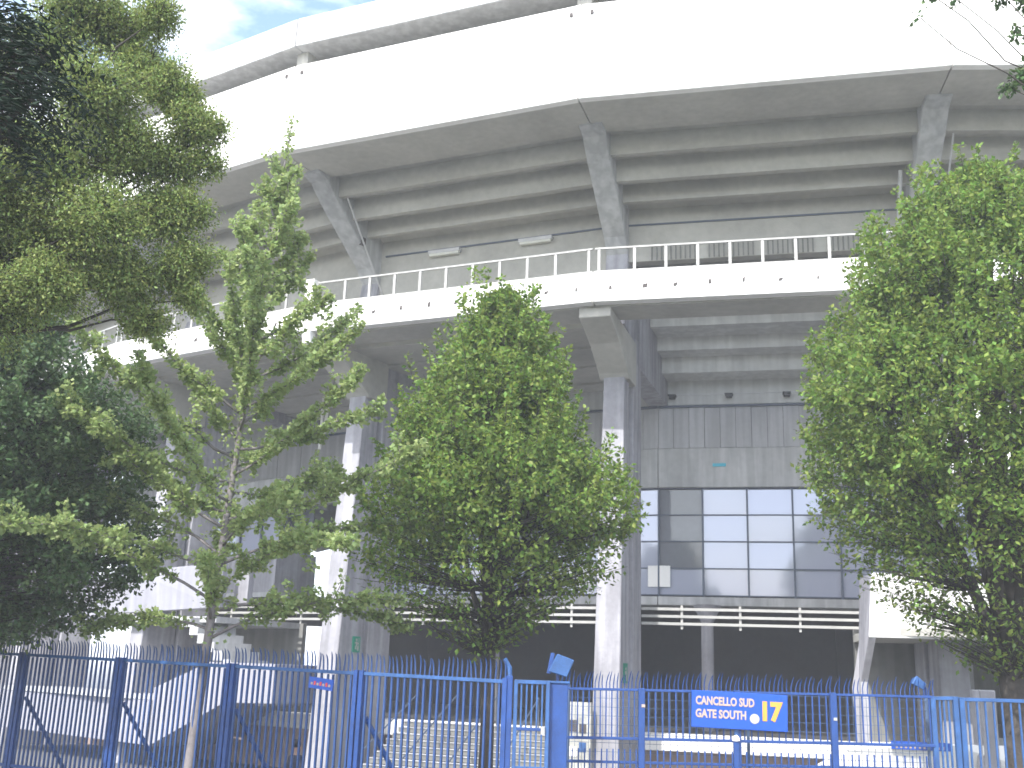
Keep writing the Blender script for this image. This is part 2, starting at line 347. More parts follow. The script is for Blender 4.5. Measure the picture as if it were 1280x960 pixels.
# emergency exit plates on the columns
def exit_sign(k, r, z, off, w=.34, h=.5):
    a = A1+DA*(k-1); d = Vector((math.cos(a), math.sin(a), 0)); t = Vector((-d.y, d.x, 0)); O = polar(k, r, z, off)
    def quad(mb, s0, s1, z0, z1, depth):
        mb.rings([O+d*s0*1+Vector((0, 0, z0)), O+d*s1+Vector((0, 0, z0)), O+d*s1+Vector((0, 0, z1)), O+d*s0+Vector((0, 0, z1))],
                 [O+d*s0+t*depth+Vector((0, 0, z0)), O+d*s1+t*depth+Vector((0, 0, z0)), O+d*s1+t*depth+Vector((0, 0, z1)), O+d*s0+t*depth+Vector((0, 0, z1))]); return mb
    s = part(quad(MB(), -w/2, w/2, 0, h, .03), 'exit_plate', 'green')
    mb = MB(); quad(mb, -.03, .05, .36, .43, .036); quad(mb, -.05, .03, .2, .34, .036); quad(mb, -.1, -.05, .26, .30, .036); quad(mb, .03, .1, .28, .32, .036)
    quad(mb, -.09, -.04, .06, .2, .036); quad(mb, .0, .07, .1, .2, .036); quad(mb, -.13, -.11, .05, .45, .036)
    part(mb, 'running_figure', 'railpaint', s)
exit_sign(0, 55.05, 2.75, .40, .4, .5); exit_sign(1, 55.3, 2.1, .37, .5, .55)
# box window volume in the shade at the left
bx = part(sweep(rect(49.4, 49.7, 5.2, 6.85), -1.75, -1.0), 'box_parapet', 'column')
part(sweep(rect(47.5, 49.4, 5.2, 6.85), -1.04, -1.0), 'box_cheek', 'column', bx)
part(sweep(rect(47.0, 49.9, 8.85, 9.9), -1.8, -.96), 'box_roof', 'concrete', bx)
part(sweep(rect(47.0, 49.7, 5.0, 5.2), -1.75, -1.0), 'box_floor', 'concrete', bx)
wf = part(sweep(rect(49.3, 49.5, 8.78, 8.85), -1.75, -1.0), 'box_window_frame', 'frame')
for i in range(5):
    part(sweep(rect(49.35, 49.5, 6.85, 8.78), -1.75+i*.185, -1.742+i*.185), 'mullion', 'frame', wf)
    if i < 4: part(sweep(rect(49.4, 49.42, 6.86, 8.78), -1.74+i*.185, -1.567+i*.185), 'pane', 'glass', wf)
for dk in (0, .03):
    part(MB().tube([P(52, -.51+dk, 12.5), P(52, -.51+dk*.7, 10.4+dk*20)], .06, 8), 'hanging_pipe', 'white')

# ---- stair blocks (white parapets) that stand against the stadium
sr = thing('stair_block', 'white parapet stair block with shaded grey wall behind the right hand tree', 'staircase', (*pol(56, 2.2), GZ))
A = [P(58, 1.76, 5.06), P(58, 1.745, 3.44), P(58, 2.9, 3.5), P(58, 2.9, 5.0)]
part(MB().rings(A, [(x+.08, y+.24, z) for x, y, z in A]), 'parapet', 'white', sr, .01)
FZ = [(57.98, 5.04, 0), (57.98, 3.45, -.012), (57.3, 2.35, -.03), (57.3, 2.0, -.03), (57.3, .3, -.035), (56.6, .3, -.035), (56.4, 2.2, -.045), (56.4, 3.3, -.02), (56.4, 5.04, -.01)]
part(MB().rings([P(r, 1.757+o, z) for r, z, o in FZ], [P(r, 1.776+o, z) for r, z, o in FZ]), 'side_fin', 'column', sr, .01)
part(sweep(rect(52.4, 52.8, GZ, 3.9), 1.77, 2.9), 'shaded_wall', 'darkconcrete', sr)  # shade here is deepened by the darker base colour
part(sweep(rect(52.8, 57.9, 3.5, 3.7), 1.765, 2.9), 'landing_slab', 'soffit', sr)
part(sweep(rect(52.8, 53.4, GZ, 3.0), 2.02, 2.13), 'wall_pier', 'concrete', sr)
part(sweep(rect(58.0, 58.3, GZ, 2.25), 1.985, 2.04), 'sunlit_pier', 'column', sr, .03)
for i in range(9): part(sweep(rect(52.5, 54.0+.0*i, .6+i*.34, .6+(i+1)*.34+.05), 2.14+.05*i, 2.24+.05*i), 'step', 'concrete', sr)
A = [P(58.4, 1.60, .35), P(58.4, 1.66, .72), P(58.4, 1.73, .93), P(58.4, 1.92, .96), P(58.4, 2.8, 1.05), P(58.4, 2.8, GZ), P(58.4, 1.60, GZ)]
part(MB().rings(A, [(x+.06, y+.2, z) for x, y, z in A]), 'low_parapet', 'white', sr, .01)
A = [P(58, 1.86, 9.6), P(58, 1.92, 7.62), P(58, 2.9, 7.5), P(58, 2.9, 9.3)]
part(MB().rings(A, [(x+.06, y+.2, z) for x, y, z in A]), 'upper_parapet', 'white', sr, .01)
part(sweep(rect(54, 57.8, 7.6, 7.75), 1.93, 2.9), 'upper_landing', 'soffit', sr)
nt_ = part(sweep(rect(58.42, 58.46, .80, .99), 1.78, 1.92), 'notice_strip', 'signblue', sr)
mb = MB()
for i in range(11): sweep(rect(58.46, 58.466, .83, .88+.02*(i % 3)), 1.79+i*.011, 1.795+i*.011, mb)
part(mb, 'notice_print', 'letter', nt_)

sl = thing('stair_block', 'large white stair block rising from the court at the far left behind the fence', 'staircase', (*pol(57, -1), GZ))
def wallpoly(pts, r=57, th=.25, name='parapet', m='white', par=None):
    A = [P(r, k, z) for k, z in pts]; B = [P(r-th, k, z) for k, z in pts]; return part(MB().rings(A, B), name, m, par or sl, .01)
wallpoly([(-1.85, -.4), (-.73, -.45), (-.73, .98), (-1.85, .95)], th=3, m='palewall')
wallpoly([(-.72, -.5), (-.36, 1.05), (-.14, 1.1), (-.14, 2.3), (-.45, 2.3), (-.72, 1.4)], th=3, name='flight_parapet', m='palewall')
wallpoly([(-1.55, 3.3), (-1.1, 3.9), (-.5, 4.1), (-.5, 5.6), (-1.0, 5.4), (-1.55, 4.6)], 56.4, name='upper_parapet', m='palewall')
wallpoly([(-.8, 4.12), (-.45, 4.3), (-.45, 5.7), (-.52, 5.9), (-.52, 4.5)], 55.6, name='landing_wall', m='column')
part(sweep(rect(54.5, 56.9, 1.0, 1.15), -1.85, -.63), 'terrace_slab', 'concrete', sl)
part(sweep(rect(52.2, 56.3, 3.6, 3.8), -1.5, -.52), 'landing_slab', 'concrete', sl)
part(sweep(rect(52.0, 52.2, .66, 3.8), -1.5, -.5), 'shaded_wall', 'darkconcrete', sl)
for i in range(10): part(sweep(rect(55.0, 56.7, 1.0+i*.27, 1.0+(i+1)*.27+.05), -.2-.045*(i+1), -.2-.045*i), 'step', 'concrete', sl)
# steps rising to the ground floor slab behind the gate
fs = thing('concrete_steps', 'flight of pale nosed concrete steps between the two tall columns behind the fence', 'stairs', (*pol(55, .6), GZ))
for i in range(11):
    z = GZ+i*.17; s_ = part(sweep(rect(53.22, 57.0-i*.34, z, z+.14), .16, .80), 'step', 'darkconcrete', fs)
    part(sweep(rect(56.94-i*.34, 57.03-i*.34, z+.14, z+.17), .16, .80), 'nosing', 'concrete', s_)
for kk in (.2, .36, .52, .68):
    part(MB().tube([P(56.8, kk, GZ), P(56.8, kk, GZ+.95), P(53.4, kk, 1.55), P(53.4, kk, .6)], .025, 6), 'handrail', 'frame', fs)
pw = thing('poster_wall', 'low grey wall covered with faded posters left of the right hand tall column', 'wall', (*pol(56.5, .9), GZ))
part(sweep(rect(56.3, 56.5, GZ, 1.55), .83, .965), 'wall_block', 'poster', pw)
for i in range(8):
    kk = .84+.03*(i % 4); z = .1+.55*(i//4)+random.uniform(0, .15)
    part(sweep(rect(56.5, 56.515, z, z+random.uniform(.2, .42)), kk, kk+.022), 'poster', random.choice(('bluelt', 'plate', 'panel', 'white', 'green')), pw)

# ---------------------------------------------------------------- fences
def fence_section(p0, p1, z0, z1, npk, label, style, group):
    """steel section; style 'left' = framed leaf with curved spikes, 'right' = two-tier pickets, 'gate' = thick pickets"""
    p0 = Vector((*p0, 0)); p1 = Vector((*p1, 0)); d = p1-p0; Ln = d.length; rz = math.atan2(d.y, d.x)
    r = thing('fence_section', label, 'fence', (p0.x, p0.y, 0), group, rz); tilt = (z1-z0)
    Z = lambda x: z0+tilt*x/Ln
    pm = {}
    def inst(name, key, build, m, loc, rot=None, sc=None):
        if key not in pm:
            q = build(); me = bpy.data.meshes.new(name); me.from_pydata(q.v, [], q.f); me.materials.append(MT[m]); pm[key] = me
        o = link(name, pm[key], r); o.location = loc
        if rot: o.rotation_euler = rot
        if sc: o.scale = sc
        return o
    def beam(name, x0, x1, za, zb, h, dep, m, y=0):
        mb = MB(); mb.add([(x0, y-dep/2, za-h), (x1, y-dep/2, zb-h), (x1, y+dep/2, zb-h), (x0, y+dep/2, za-h), (x0, y-dep/2, za), (x1, y-dep/2, zb), (x1, y+dep/2, zb), (x0, y+dep/2, za)],
                          [(0,3,2,1),(4,5,6,7),(0,1,5,4),(1,2,6,5),(2,3,7,6),(3,0,4,7)]); o = mb.obj(name, m, r, .004); return o
    if style == 'left':
        for x in (.05, Ln-.05):
            MB().box((x-.035, -.04, -.02), (x+.035, .04, Z(x)+.02)).obj('post', 'blue', r, .004)
        beam('top_rail', .09, Ln-.09, Z(0), Z(Ln), .05, .05, 'bluelt'); beam('middle_rail', .09, Ln-.09, .42, .42, .05, .05, 'blue'); beam('bottom_rail', .09, Ln-.09, .22, .22, .05, .05, 'blue')
        for i in range(npk):
            x = .14+(Ln-.28)*i/(npk-1)
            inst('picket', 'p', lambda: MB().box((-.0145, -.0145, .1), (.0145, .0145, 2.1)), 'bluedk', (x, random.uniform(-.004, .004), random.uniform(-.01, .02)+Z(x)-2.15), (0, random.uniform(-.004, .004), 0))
        ns = int(npk*1.55)
        for i in range(ns):
            x = .06+(Ln-.12)*i/(ns-1)
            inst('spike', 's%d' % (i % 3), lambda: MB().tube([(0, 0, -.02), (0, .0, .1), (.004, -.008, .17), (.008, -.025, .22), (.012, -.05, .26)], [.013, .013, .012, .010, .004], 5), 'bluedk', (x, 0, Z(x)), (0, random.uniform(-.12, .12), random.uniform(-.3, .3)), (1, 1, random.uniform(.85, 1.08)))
        MB().tube([(.12, .05, 1.55), (.62, .95, .0)], .035, 6).obj('brace', 'blue', r)
    elif style == 'right':
        MB().box((-.045, -.045, -.02), (.045, .045, Z(0)+.01)).obj('post', 'blue', r, .006)
        beam('top_rail', .045, Ln-.045, Z(0), Z(Ln), .035, .035, 'blue')
        beam('middle_rail', .045, Ln-.045, Z(0)-.66, Z(Ln)-.66, .04, .04, 'blue'); beam('lower_rail', .045, Ln-.045, Z(0)-.98, Z(Ln)-.98, .035, .035, 'blue')
        beam('bottom_rail', .045, Ln-.045, .25, .25, .035, .035, 'blue')
        for i in range(npk):
            x = .1+(Ln-.2)*i/(npk-1)
            inst('picket', 'p', lambda: MB().box((-.009, -.009, -.68), (.009, .009, -.01)), 'blue', (x, 0, Z(x)), (0, random.uniform(-.006, .006), 0))
            inst('low_picket', 'q', lambda: MB().box((-.009, -.009, -1.95), (.009, .009, -.82)), 'blue', (x+.02, -.03, Z(x)), (0, random.uniform(-.008, .008), 0))
        ns = int(npk*1.7)
        for i in range(ns):
            x = .03+(Ln-.06)*i/(ns-1)
            inst('spike', 's', lambda: MB().tube([(0, 0, -.01), (0, 0, .08), (.01, -.02, .16), (.02, -.06, .23)], [.008, .008, .008, .003], 5), 'blue', (x, 0, Z(x)), (0, random.uniform(-.1, .1), random.uniform(-.3, .3)), (1, 1, random.uniform(.8, 1.1)))
    else:
        for x in (.035, Ln-.035): MB().box((x-.035, -.035, .05), (x+.035, .035, Z(x))).obj('stile', 'bluelt', r, .005)
        beam('top_rail', .07, Ln-.07, Z(0), Z(Ln), .05, .05, 'bluelt'); beam('middle_rail', .07, Ln-.07, .9, .9, .05, .05, 'blue'); beam('bottom_rail', .07, Ln-.07, .15, .15, .05, .05, 'blue')
        for i in range(npk):
            x = .13+(Ln-.26)*i/max(1, npk-1)
            inst('picket', 'p', lambda: MB().box((-.012, -.012, .1), (.012, .012, 2.06)), 'bluelt', (x, 0, Z(x)-2.1), (0, random.uniform(-.003, .003), 0))
    return r
LL = ['tall blue spiked fence section cut by the left edge of the photo', 'tall blue spiked fence section before the white wall, second from the left edge',
      'tall blue spiked fence section crossed by the young slender tree trunk', 'tall blue spiked fence section in front of the left hand tall column',
      'tall blue spiked fence section between the left column and the small blue gate']
for i in range(5):
    t0, t1 = (i-1)*.25, i*.25; a = (-8.55+8.65*t0, 20-5*t0); b = (-8.55+8.65*t1, 20-5*t1)
    fence_section(a, b, 2.29-.145*t0, 2.29-.145*t1, 21, LL[i], 'left', 'blue spiked fence sections')
RX = [(.83, 2.0), (2.0, 3.36), (3.36, 4.73), (4.73, 6.2)]
RL = ['low blue picket fence section crossing the right hand tall column', 'low blue picket fence section carrying the left half of the gate sign',
      'low blue picket fence section carrying the right half of the gate sign', 'low blue picket fence section between the gate sign and the right gate']
for i, (xa, xb) in enumerate(RX):
    fence_section((xa, 16), (xb, 16), 2.065+.015*i, 2.08+.015*i, 13, RL[i], 'right', 'blue picket fence sections')
for xa, xb, n, lb in ((6.22, 6.62, 3, 'narrow light blue gate leaf beside the right hand picket fence'), (6.64, 8.5, 14, 'wide light blue gate leaf in front of the right hand tree trunk')):
    fence_section((xa*.985, 16.02), (xb*.985, 16.02), 2.115, 2.125, n, lb, 'gate', 'light blue gate leaves')
for xx, lb in ((6.0, 'small blue floodlight angled up on the right gate post'),):
    f = thing('floodlight', lb, 'floodlight', (xx+.1, 16.08, 2.12)); MB().tube([(0, 0, -.02), (0, 0, .1), (-.06, 0, .16)], .02, 6).obj('arm', 'blue', f)
    MB().rings([(-.22, -.06, .16), (-.06, -.06, .08), (-.0, -.06, .16), (-.14, -.06, .28)], [(-.2, .08, .18), (-.08, .08, .12), (-.03, .08, .17), (-.14, .08, .25)]).obj('lamp_housing', 'bluelt', f, .01)
# small gate with box pillar
sg = thing('small_gate', 'small blue barred gate leaf hung beside the blue steel pillar', 'gate', (.17, 15.05, 0))
for x in (.0, .43): MB().box((x, -.03, .92), (x+.05, .03, 2.15)).obj('stile', 'bluelt', sg, .004)
MB().box((.05, -.03, 2.1), (.43, .03, 2.15)).obj('top_rail', 'bluelt', sg, .004); MB().box((.05, -.03, 1.0), (.43, .03, 1.05)).obj('bottom_rail', 'bluelt', sg, .004)
MB().box((.05, -.028, 1.5), (.43, .028, 1.54)).obj('middle_rail', 'blue', sg, .004)
for i in range(5): MB().box((.09+i*.07, -.012, 1.05), (.112+i*.07, .012, 2.1)).obj('picket', 'bluelt', sg)
MB().tube([(.40, -.05, 1.46), (.40, -.05, 1.56)], .03, 8).obj('lock_plate', 'railpaint', sg)
gp = thing('gate_pillar', 'solid blue steel box pillar right of the small gate', 'pillar', (.66, 15.1, 0))
MB().box((-.03, 0, 0), (.24, .25, 2.12)).obj('pillar_body', 'blue', gp, .01); MB().box((-.05, -.02, 2.12), (.26, .27, 2.15)).obj('pillar_cap', 'bluelt', gp, .004)
gp2 = thing('gate_pillar', 'slim blue gate post with a bent arm at its top, left of the small gate', 'post', (.06, 15.0, 0))
MB().box((0, 0, 0), (.09, .09, 2.2)).obj('pillar_body', 'blue', gp2, .008); MB().tube([(.05, .05, 2.18), (.04, .05, 2.3), (-.03, .05, 2.42)], [.03, .035, .03], 6).obj('bent_arm', 'bluelt', gp2)
fl = thing('floodlight', 'blue box floodlight tilted on top of the steel pillar', 'floodlight', (.76, 15.2, 2.15))
MB().tube([(0, 0, -.0), (0, 0, .1)], .025, 6).obj('bracket', 'blue', fl)
MB().rings([(-.14, -.12, .12), (.12, -.12, .05), (.22, -.12, .28), (-.02, -.12, .36)], [(-.1, .1, .15), (.1, .1, .1), (.17, .1, .26), (-.02, .1, .32)]).obj('lamp_housing', 'bluelt', fl, .012)
MB().rings([(-.15, -.08, .1), (-.1, -.08, .09), (-.05, -.08, .36), (-.1, -.08, .37)], [(-.15, .1, .1), (-.1, .1, .09), (-.05, .1, .36), (-.1, .1, .37)]).obj('side_shield', 'blue', fl)
cb = thing('concrete_block', 'stained concrete block at the foot of the small gate', 'block', (.42, 15.0, 0))
MB().box((-.24, -.15, 0), (.26, .25, .9)).obj('block_body', 'concrete', cb, .02)
MB().box((-.26, -.17, .9), (.28, .27, .935)).obj('block_cap', 'roofedge', cb, .01)
# welded mesh behind the right fence
wm = thing('mesh_fence', 'fine blue grey wire mesh screen behind the right picket fence', 'fence', (1, 16.6, 0))
mb = MB()
for i in range(54): x = i*.1; mb.box((x-.0028, -.0028, .1), (x+.0028, .0028, 2.06))
for i in range(15): z = .3+i*.125; mb.box((0, -.0075, z-.003), (5.3, -.0035, z+.003))
tag(mb.obj('wire_grid', 'mesh', wm), kind='stuff')
for x in (0, 2.65, 5.3): MB().tube([(x, .03, -.05), (x, .03, 2.1)], .025, 8).obj('mesh_post', 'mesh', wm)

# ---------------------------------------------------------------- signs
def text(body, size, m, parent, loc, sx=.78, ext=.004, off=.006):
    c = bpy.data.curves.new('t', 'FONT'); c.body = body; c.size = size; c.extrude = ext; c.offset = off; c.resolution_u = 3
    o = bpy.data.objects.new('t', c); COL.objects.link(o); dg = bpy.context.evaluated_depsgraph_get(); me = bpy.data.meshes.new_from_object(o.evaluated_get(dg)); bpy.data.objects.remove(o)
    me.materials.clear(); me.materials.append(MT[m]); q = link('lettering', me, parent); q.location = loc; q.rotation_euler = (math.pi/2, 0, 0); q.scale = (sx, 1, 1); return q
gs = thing('gate_sign', 'blue gate sign reading CANCELLO SUD GATE SOUTH 17 above the picket fence', 'sign', (2.69, 15.9, 1.56), rz=0)
gs.rotation_euler = (0, math.radians(1.2), 0)
MB().box((0, 0, .03), (1.36, .03, .53)).obj('sign_board', 'signblue', gs, .006)
text('CANCELLO SUD', .155, 'letter', gs, (.055, -.004, .345), .73); text('GATE SOUTH', .155, 'letter', gs, (.055, -.004, .17), .76)
text('17', .34, 'amber', gs, (.955, -.004, .18), .92, off=.018)
MB().tube([(.89, -.008, .185), (.89, .0, .185)], .068, 28).obj('round_emblem', 'railpaint', gs)
MB().tube([(.89, -.012, .185), (.89, -.008, .185)], .048, 24).obj('emblem_centre', 'disc', gs)
sp = thing('sign_post', 'blue square post with a white cap under the gate sign', 'post', (3.33, 15.93, 0))
MB().box((-.04, .0, 0), (.04, .06, 1.42)).obj('post_shaft', 'blue', sp, .006); MB().box((-.025, .01, 1.42), (.025, .05, 1.6)).obj('post_neck', 'bluelt', sp)
MB().tube([(0, .03, 1.42), (0, .03, 1.46), (0, .03, 1.5)], [.055, .05, .02], 10).obj('white_cap', 'white', sp)
fp = thing('fence_plaque', 'small blue plaque with faded red and white print on the fence by the left column', 'plaque', (-2.83, 16.66, 1.93), rz=-.5)
fp.rotation_euler = (0, math.radians(5), -.52)
MB().box((0, -.05, 0), (.45, -.035, .16)).obj('plaque_board', 'signblue', fp)
for i in range(7): MB().box((.04+i*.055, -.056, .05), (.075+i*.055, -.05, .085+.02*(i % 2))).obj('print_mark', 'redp' if i % 2 else 'letter', fp)
for (x, z, m, lb) in ((2.02, 1.85, 'letter', 'small pale sticker on the first fence post right of the tall column'), (4.74, 1.76, 'railpaint', 'small white sticker on the post right of the gate sign')):
    s_ = MB().add([(-.025, 0, -.02), (.025, 0, -.02), (.025, 0, .02), (-.025, 0, .02), (-.025, .004, -.02), (.025, .004, -.02), (.025, .004, .02), (-.025, .004, .02)], [(0,1,2,3),(4,7,6,5),(0,4,5,1),(1,5,6,2),(2,6,7,3),(3,7,4,0)]).obj('sticker', m)
    s_.location = (x, 15.945, z); tag(s_, lb, 'sticker')

# ---------------------------------------------------------------- person behind the fence
pe = thing('person', 'dark haired person in a navy jacket standing behind the fence beside the left column', 'person', (-4.13, 23.3, ground_z(23.3)), rz=2.3)
V = [(0,0,.98),(0,0,1.2),(0,0,1.38),(0,.0,1.47),(0,-.01,1.53),(.17,0,1.4),(-.17,0,1.4),(.23,.02,1.12),(-.23,.02,1.12),(.22,-.08,.88),(-.22,-.08,.88),(.1,0,.9),(-.1,0,.9),(.11,0,.5),(-.11,.03,.5),(.11,.03,.1),(-.11,.06,.1),(.12,-.1,.03),(-.12,-.07,.03),(0,-.02,1.6),(0,-.02,1.7)]
E = [(0,1),(1,2),(2,3),(3,4),(2,5),(2,6),(5,7),(6,8),(7,9),(8,10),(0,11),(0,12),(11,13),(12,14),(13,15),(14,16),(15,17),(16,18),(4,19),(19,20)]
Rr = [(.17,.12),(.16,.11),(.15,.1),(.06,.06),(.06,.06),(.065,.065),(.065,.065),(.05,.05),(.05,.05),(.04,.04),(.04,.04),(.095,.095),(.095,.095),(.07,.07),(.07,.07),(.05,.05),(.05,.05),(.045,.04),(.045,.04),(.085,.1),(.06,.075)]
me = bpy.data.meshes.new('body'); me.from_pydata(V, E, []); bo = link('body', me, pe)
sk = bo.modifiers.new('skin', 'SKIN'); sub = bo.modifiers.new('sub', 'SUBSURF'); sub.levels = sub.render_levels = 2
for i, r in enumerate(Rr): me.skin_vertices[0].data[i].radius = r
me.skin_vertices[0].data[0].use_root = True
me.materials.append(MT['skin'])
def skinned(name, V, E, R, m, par, lv=2):
    me = bpy.data.meshes.new(name); me.from_pydata(V, E, []); o = link(name, me, par); o.modifiers.new('skin', 'SKIN'); s = o.modifiers.new('sub', 'SUBSURF'); s.levels = s.render_levels = lv
    for i, r in enumerate(R): me.skin_vertices[0].data[i].radius = (r, r) if not isinstance(r, tuple) else r
    me.skin_vertices[0].data[0].use_root = True; me.materials.append(MT[m]); return o
skinned('jacket', [V[i] for i in (0,1,2,3,5,6,7,8)]+[(.225,-.05,.95),(-.225,-.05,.95)], [(0,1),(1,2),(2,3),(2,4),(2,5),(4,6),(5,7),(6,8),(7,9)], [(.2,.14),(.18,.13),(.17,.12),(.07,.07),.085,.085,.068,.068,.058,.058], 'cloth', pe)
skinned('trousers', [V[i] for i in (0,11,12,13,14,15,16)], [(0,1),(0,2),(1,3),(2,4),(3,5),(4,6)], [.15,.11,.11,.085,.085,.075,.075], 'cloth', pe)
skinned('hair', [(0,.04,1.6),(0,.02,1.71),(0,-.03,1.76)], [(0,1),(1,2)], [.11,.115,.07], 'hair', pe)
for s in (-1, 1):
    skinned('hand_fingers', [(s*.22,-.08,.88),(s*.215,-.09,.82),(s*.205,-.115,.76),(s*.235,-.11,.755),(s*.22,-.105,.75),(s*.19,-.11,.77),(s*.19,-.13,.82)], [(0,1),(1,2),(1,3),(1,4),(1,5),(0,6)], [.026,.028,.009,.009,.009,.009,.009], 'skin', pe, 1)

# ---------------------------------------------------------------- trees
def leaves(pts, dirs, size, asp, name, m, parent, droop=.3, rnd=1.0):
    """one small folded kite per leaf, all in one mesh"""
    n = len(pts); pts = np.asarray(pts); a = np.asarray(dirs)*.6+RNG.normal(size=(n, 3))*rnd*.6; a[:, 2] -= droop; a /= np.linalg.norm(a, axis=1)[:, None]
    b = np.cross(a, RNG.normal(size=(n, 3))*.55+np.array([0, 0, 1.])); b /= np.linalg.norm(b, axis=1)[:, None]; c = np.cross(a, b)
    s = (size*RNG.uniform(.65, 1.25, n))[:, None]; h = s*asp/2
    v = np.stack([pts, pts+a*s*.45+b*h+c*s*.07, pts+a*s, pts+a*s*.45-b*h+c*s*.07], 1).reshape(-1, 3)
    i = np.arange(n)*4; f = np.stack([i, i+1, i+2, i, i+2, i+3], 1).reshape(-1, 3)
    me = bpy.data.meshes.new(name); me.vertices.add(4*n); me.vertices.foreach_set('co', v.astype(np.float32).ravel())
    me.loops.add(6*n); me.loops.foreach_set('vertex_index', f.astype(np.int32).ravel()); me.polygons.add(2*n)
    me.polygons.foreach_set('loop_start', np.arange(2*n, dtype=np.int32)*3); me.polygons.foreach_set('loop_total', np.full(2*n, 3, dtype=np.int32))
    me.materials.append(MT[m]); me.update(calc_edges=True); me.validate(); o = link(name, me, parent); o['kind'] = 'stuff'; return o
def curve(p0, p1, bend, n=5):
    p0 = np.array(p0, float); p1 = np.array(p1, float); c = (p0+p1)/2+np.array(bend); t = np.linspace(0, 1, n)[:, None]
    return (1-t)**2*p0+2*t*(1-t)*c+t*t*p1
def spray(tw, n, spread, taper=True, start=.25):
    """leaf base points around a twig curve"""
    t = RNG.uniform(start, 1, n)**.8*(len(tw)-1); i = np.minimum(t.astype(int), len(tw)-2); fr = (t-i)[:, None]
    q = tw[i]*(1-fr)+tw[i+1]*fr; d = tw[i+1]-tw[i]; d /= np.linalg.norm(d, axis=1)[:, None]+1e-9
    o = RNG.normal(size=(n, 3)); o -= d*(o*d).sum(1)[:, None]; o /= np.linalg.norm(o, axis=1)[:, None]+1e-9
    return q+o*RNG.uniform(0, spread, n)[:, None], d*.5+o
def round_tree(label, base, htrunk, prof, ntwig, nleaf, lsize, m, bark, trunk_r, seed, group=None, low=.06, lean=(0, 0), spread=.2):
    """prof: list of (z, radius_left, radius_right); upswept limbs from a short trunk, twigs ending inside the profile"""
    global RNG; RNG = np.random.default_rng(seed); bx_, by_, bz_ = base
    tr = thing('tree', label, 'tree', base, group); zs = [p[0] for p in prof]; rl = [p[1] for p in prof]; rr = [p[2] for p in prof]
    zt = zs[-1]; mb = MB(); P_, D_ = [], []
    lump = [(RNG.uniform(0, 6.28), RNG.uniform(zs[0], zt), RNG.uniform(-.16, .15)) for _ in range(46)]
    def radius(z, th):
        wR = (1+math.cos(th))/2; r = np.interp(z, zs, rl)*(1-wR)+np.interp(z, zs, rr)*wR
        for a, zz, s in lump: r *= 1+s*math.exp(-((z-zz)/.55)**2-((math.sin((th-a)/2))/.25)**2)
        return r
    # trunk and limbs
    mb.tube([(0, 0, -.1), (.02, .01, htrunk*.5), (0, 0, htrunk)], [trunk_r*1.25, trunk_r, trunk_r*.95], 12)
    limbs = []
    for i in range(24):
        th = i*2.4+RNG.uniform(-.3, .3); ztop = np.interp(i/23, [0, 1], [zt*.55+htrunk*.45, zt-.3]); rr_ = radius(ztop, th)*RNG.uniform(.35, .75)*(1-i/34)
        z0 = htrunk*RNG.uniform(.82, 1.0); c = curve((0, 0, z0), (rr_*math.cos(th), rr_*math.sin(th), ztop), (rr_*math.cos(th)*.25, rr_*math.sin(th)*.25, -.1*ztop*.2), 9)
        c[1:-1] += RNG.normal(size=(7, 3))*.035; limbs.append(c); mb.tube(c, list(np.linspace(trunk_r*.5, .012, 9)), 7)
    tag_trunk = mb.obj('trunk', bark, tr, smooth=True); mb = MB()
    for i in range(ntwig):
        z = zs[0]+(zt-zs[0])*RNG.uniform(0, 1)**.85; th = RNG.uniform(0, 6.283); R_ = radius(z, th); f = RNG.uniform(.12, 1)**.45
        T = np.array([R_*f*math.cos(th), R_*f*math.sin(th), z]); 
        best = None; bd = 1e9
        for c in limbs:                       # start from the nearest limb point that is lower
            m_ = c[(c[:, 2] < z-.15)]
            if len(m_) == 0: m_ = c[:1]
            dd = np.linalg.norm(m_-T, axis=1)+.4*abs(m_[:, 2]-z+.7); j = dd.argmin()
            if dd[j] < bd: bd = dd[j]; best = m_[j]
        tw = curve(best, T, (0, 0, -.06), 5); Ln = np.linalg.norm(tw[-1]-tw[0]); mb.tube(tw, [.016, .012, .009, .006, .003], 3, False)
        n = int(nleaf*RNG.uniform(.6, 1.3)*min(1.3, .45+Ln*.6)*np.interp(z, [zs[0], zs[0]+(zt-zs[0])*.13, zs[0]+(zt-zs[0])*.45], [low, low*3, 1])); st_ = max(.15, 1-.95/Ln) if Ln > .01 else .2
        q, d = spray(tw, n, spread*RNG.uniform(.6, 1.3), start=st_); P_.append(q); D_.append(d)
    for i in range(ntwig//9):                 # upright shoots that break the outline
        z = zs[0]+(zt-zs[0])*RNG.uniform(.25, .97); th = RNG.uniform(0, 6.283); R_ = radius(z, th); a = np.array([R_*.85*math.cos(th), R_*.85*math.sin(th), z])
        tw = curve(a, a+np.array([math.cos(th)*.25, math.sin(th)*.25, RNG.uniform(.35, .75)]), (0, 0, -.05), 5); mb.tube(tw, [.008, .006, .005, .003, .002], 3, False)
        q, d = spray(tw, int(nleaf*.7), .07, start=.1); P_.append(q); D_.append(d)
    cr = leaves(np.concatenate(P_), np.concatenate(D_), lsize, .62, 'crown', m, tr)
    tw_ = mb.obj('twig', bark, tr); tw_['kind'] = 'stuff'
    return tr
